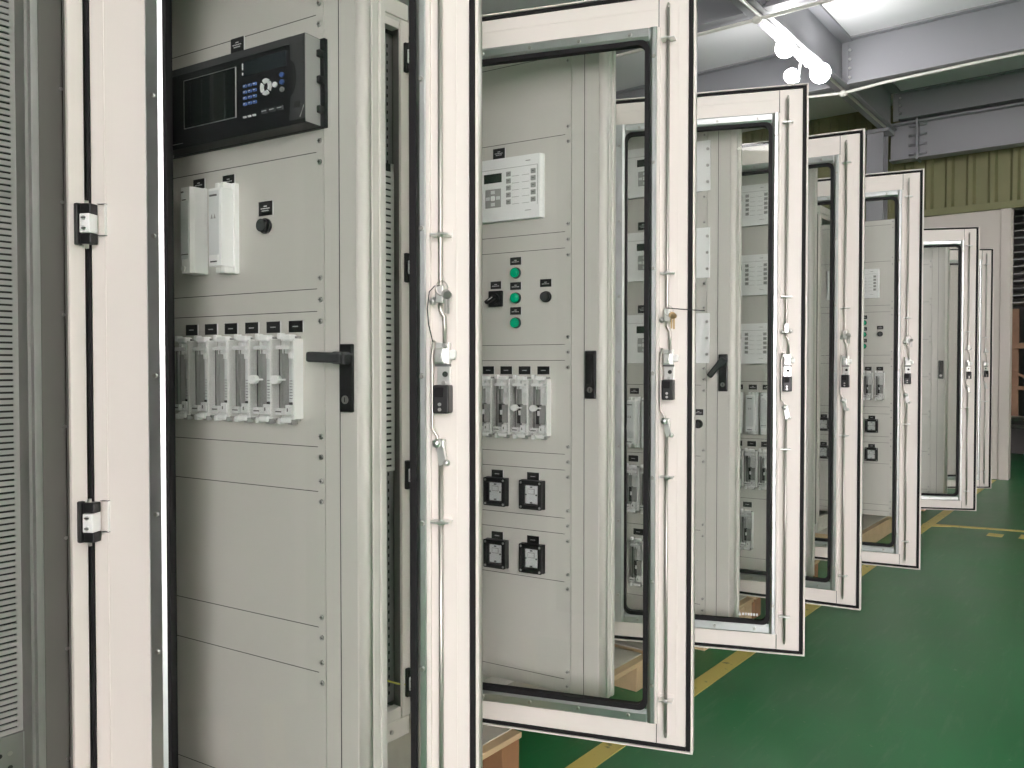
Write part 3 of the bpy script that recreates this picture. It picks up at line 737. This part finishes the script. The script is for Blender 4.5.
side_beam(9.3, 4.03, XB+.012, 9, 'dark cross beam under the ceiling close to the back wall', 1)
ibeam_x('steel_beam', XB-.02, 9, 9.35, 3.58, 4.0, 'pale grey crane beam with bolted end plate, in front of the green cladding', -.33)
b = MB(); b.box(-.80, -.62, 9.02, 9.04, 0, 3.9, 'beam', .002); b.box(-.80, -.62, 9.2, 9.22, 0, 3.9, 'beam', .002); b.box(-.715, -.705, 9.04, 9.2, 0, 3.9, 'beam'); b.box(-.84, -.56, 8.98, 9.25, 3.86, 3.898, 'beam', .002)
b.box(-.84, -.58, 8.98, 9.26, 0, .02, 'beam')
tag(b.obj('steel_column'), 'grey steel column carrying the long beam near the back wall', 'column')

# conduits under the beams
def conduit(pts, label, tee=None):
    b = MB(); b.tube(pts, .014, 'rope', 10)
    if tee: b.sph(tee, .038, 'rope', (1, 1, .8)); 
    tag(b.obj('conduit'), label, 'conduit')
conduit([(XB+.02, -2, 3.882), (XB+.02, 8.9, 3.882)], 'white conduit along the underside of the long steel beam')
conduit([(-4, 5.22, 3.858), (-.6, 5.23, 3.848), (3, 5.22, 3.858)], 'white conduit crossing under the nearer cross beam', (XB+.01, 5.23, 3.846))
conduit([(-2.2, 7.30, 3.884), (-1.0, 7.34, 3.880), (-.58, 7.36, 3.850), (-.2, 7.35, 3.872), (.6, 7.34, 3.884), (3, 7.34, 3.884)], 'white conduit crossing under the bolted cross beam', (-.58, 7.36, 3.846))

# lamps
def lamp(bx, by, bz, label, r=.075):
    # arm from the beam edge, holder, and a round bulb
    g = bpy.data.objects.new('flood_lamp', None); COL.objects.link(g); g.location = (bx, by, 3.9); tag(g, label, 'lamp', 'lit bulbs under the long steel beam')
    dz = bz - 3.9; ax = XB - bx; h = .10
    b = MB(); ax -= .045; b.box(ax-.024, ax+.024, -.03+h, .03+h, -.012, -.0005, 'rope', .002); b.tube([(ax, h, -.01), (ax*.6, h, dz+.02), (0, h, dz), (0, r*.6, dz)], .009, 'rope'); b.cyl((0, h+.02, dz), (0, r*.7, dz), .032, 'white', 14); b.obj('lamp_holder', g)
    k = MB(); k.sph((0, 0, dz), r, 'bulb', (1, 1.1, 1), 20); k.obj('bulb', g)
lamp(-.556, 5.73, 3.778, 'lit bulb nearest along the beam, upper left of the three')
lamp(-.507, 6.45, 3.772, 'lit bulb at the right of the three under the beam', .085)
lamp(-.69, 6.26, 3.735, 'lit bulb hanging lowest of the three, just above the third door', .06)
lamp(-.72, 3.55, 3.78, 'added unseen bulb under the long beam, on its own above the third cabinet')  # extra bulb out of view, added to brighten the ceiling
def added_panel_light(x, y, label):  # panels added out of view to brighten the hall
    g = bpy.data.objects.new('added_ceiling_light', None); COL.objects.link(g); g.location = (x, y, 3.9); tag(g, label, 'lamp', 'added unseen light panels under the ceiling')
    b = MB(); b.box(-.65, .65, -.17, .17, 0, .05, 'white', .004)
    for s in (-.5, .5): b.cyl((s, 0, .05), (s, 0, CZ-3.9), .006, 'rod', 8)
    b.obj('housing', g); MB().box(-.62, .62, -.14, .14, -.006, .001, 'tube').obj('diffuser', g)
n = 0
for y in (-4.5, -1.8, 1.2):
    for x in (3.9, 6.4): added_panel_light(x, y, 'added unseen light panel under the hall ceiling'); n += 1

g = bpy.data.objects.new('added_ceiling_light', None); COL.objects.link(g); g.location = (2.2, 10.4, 3.3); tag(g, 'added unseen light panel over the dim store beyond the back opening', 'lamp')  # unseen light added to brighten the planks in the store
b = MB(); b.box(-.65, .65, -.17, .17, 0, 1.04, 'white', .004); b.obj('housing', g); MB().box(-.62, .62, -.14, .14, -.006, .001, 'tubes').obj('diffuser', g)
# store beyond the opening
g = bpy.data.objects.new('storage_rack', None); COL.objects.link(g); g.location = (1.6, 11.6, 0); tag(g, 'dim rack of brown timber planks beyond the back opening', 'rack')
b = MB()
for i in range(16): b.box(-1.4, 2.4, -.3, .3, 2.05+i*.09, 2.062+i*.09, 'rackzinc')
b.obj('shelf_slats', g)
for i in range(14):
    k = MB(); x = -1.4+i*.27; k.box(x, x+.2, .1, .13, .55, 2.0, 'bark', .003); k.obj('plank', g)
k = MB(); k.box(-1.4, 2.4, -.1, -.04, 1.48, 1.55, 'bark'); k.box(-1.4, 2.4, -.1, -.04, .95, 1.0, 'bark'); k.prism([(-1.3, 1.2), (-1.24, 1.2), (-.5, .8), (-.56, .8)], 'y', -.1, -.06, 'bark'); k.obj('brace', g)
k = MB(); k.cyl((-1.4, -.35, .60), (2.4, -.35, .60), .03, 'chrome'); k.cyl((-1.4, -.35, .5), (2.4, -.35, .5), .02, 'rackzinc'); k.obj('rail', g)
for x in (-1.42, 2.42):
    k = MB(); k.box(x-.03, x+.03, -.35, .3, 0, 3.6, 'rackzinc'); k.obj('post', g)

# ------------------------------------------------------------------ daylight, camera
wd = bpy.data.worlds.new('World'); S.world = wd; wd.use_nodes = True
bg = wd.node_tree.nodes['Background']; bg.inputs[0].default_value = (1.0, .925, .955, 1); bg.inputs[1].default_value = 8.0

cam = bpy.data.cameras.new('Camera'); co = bpy.data.objects.new('Camera', cam); COL.objects.link(co)
co.location = (1.7968, -.8403, 1.2488); co.rotation_euler = (R(90) - .0210, 0, .660)
cam.sensor_width = 36; cam.lens = 828/1024*36; cam.clip_start = .05; cam.clip_end = 100
S.camera = co
S.cycles.transparent_max_bounces = 40
S.cycles.max_bounces = 8
S.view_settings.view_transform = 'Standard'; S.view_settings.look = 'None'; S.view_settings.gamma = 1
S.view_settings.use_curve_mapping = False; S.view_settings.exposure = 1.0
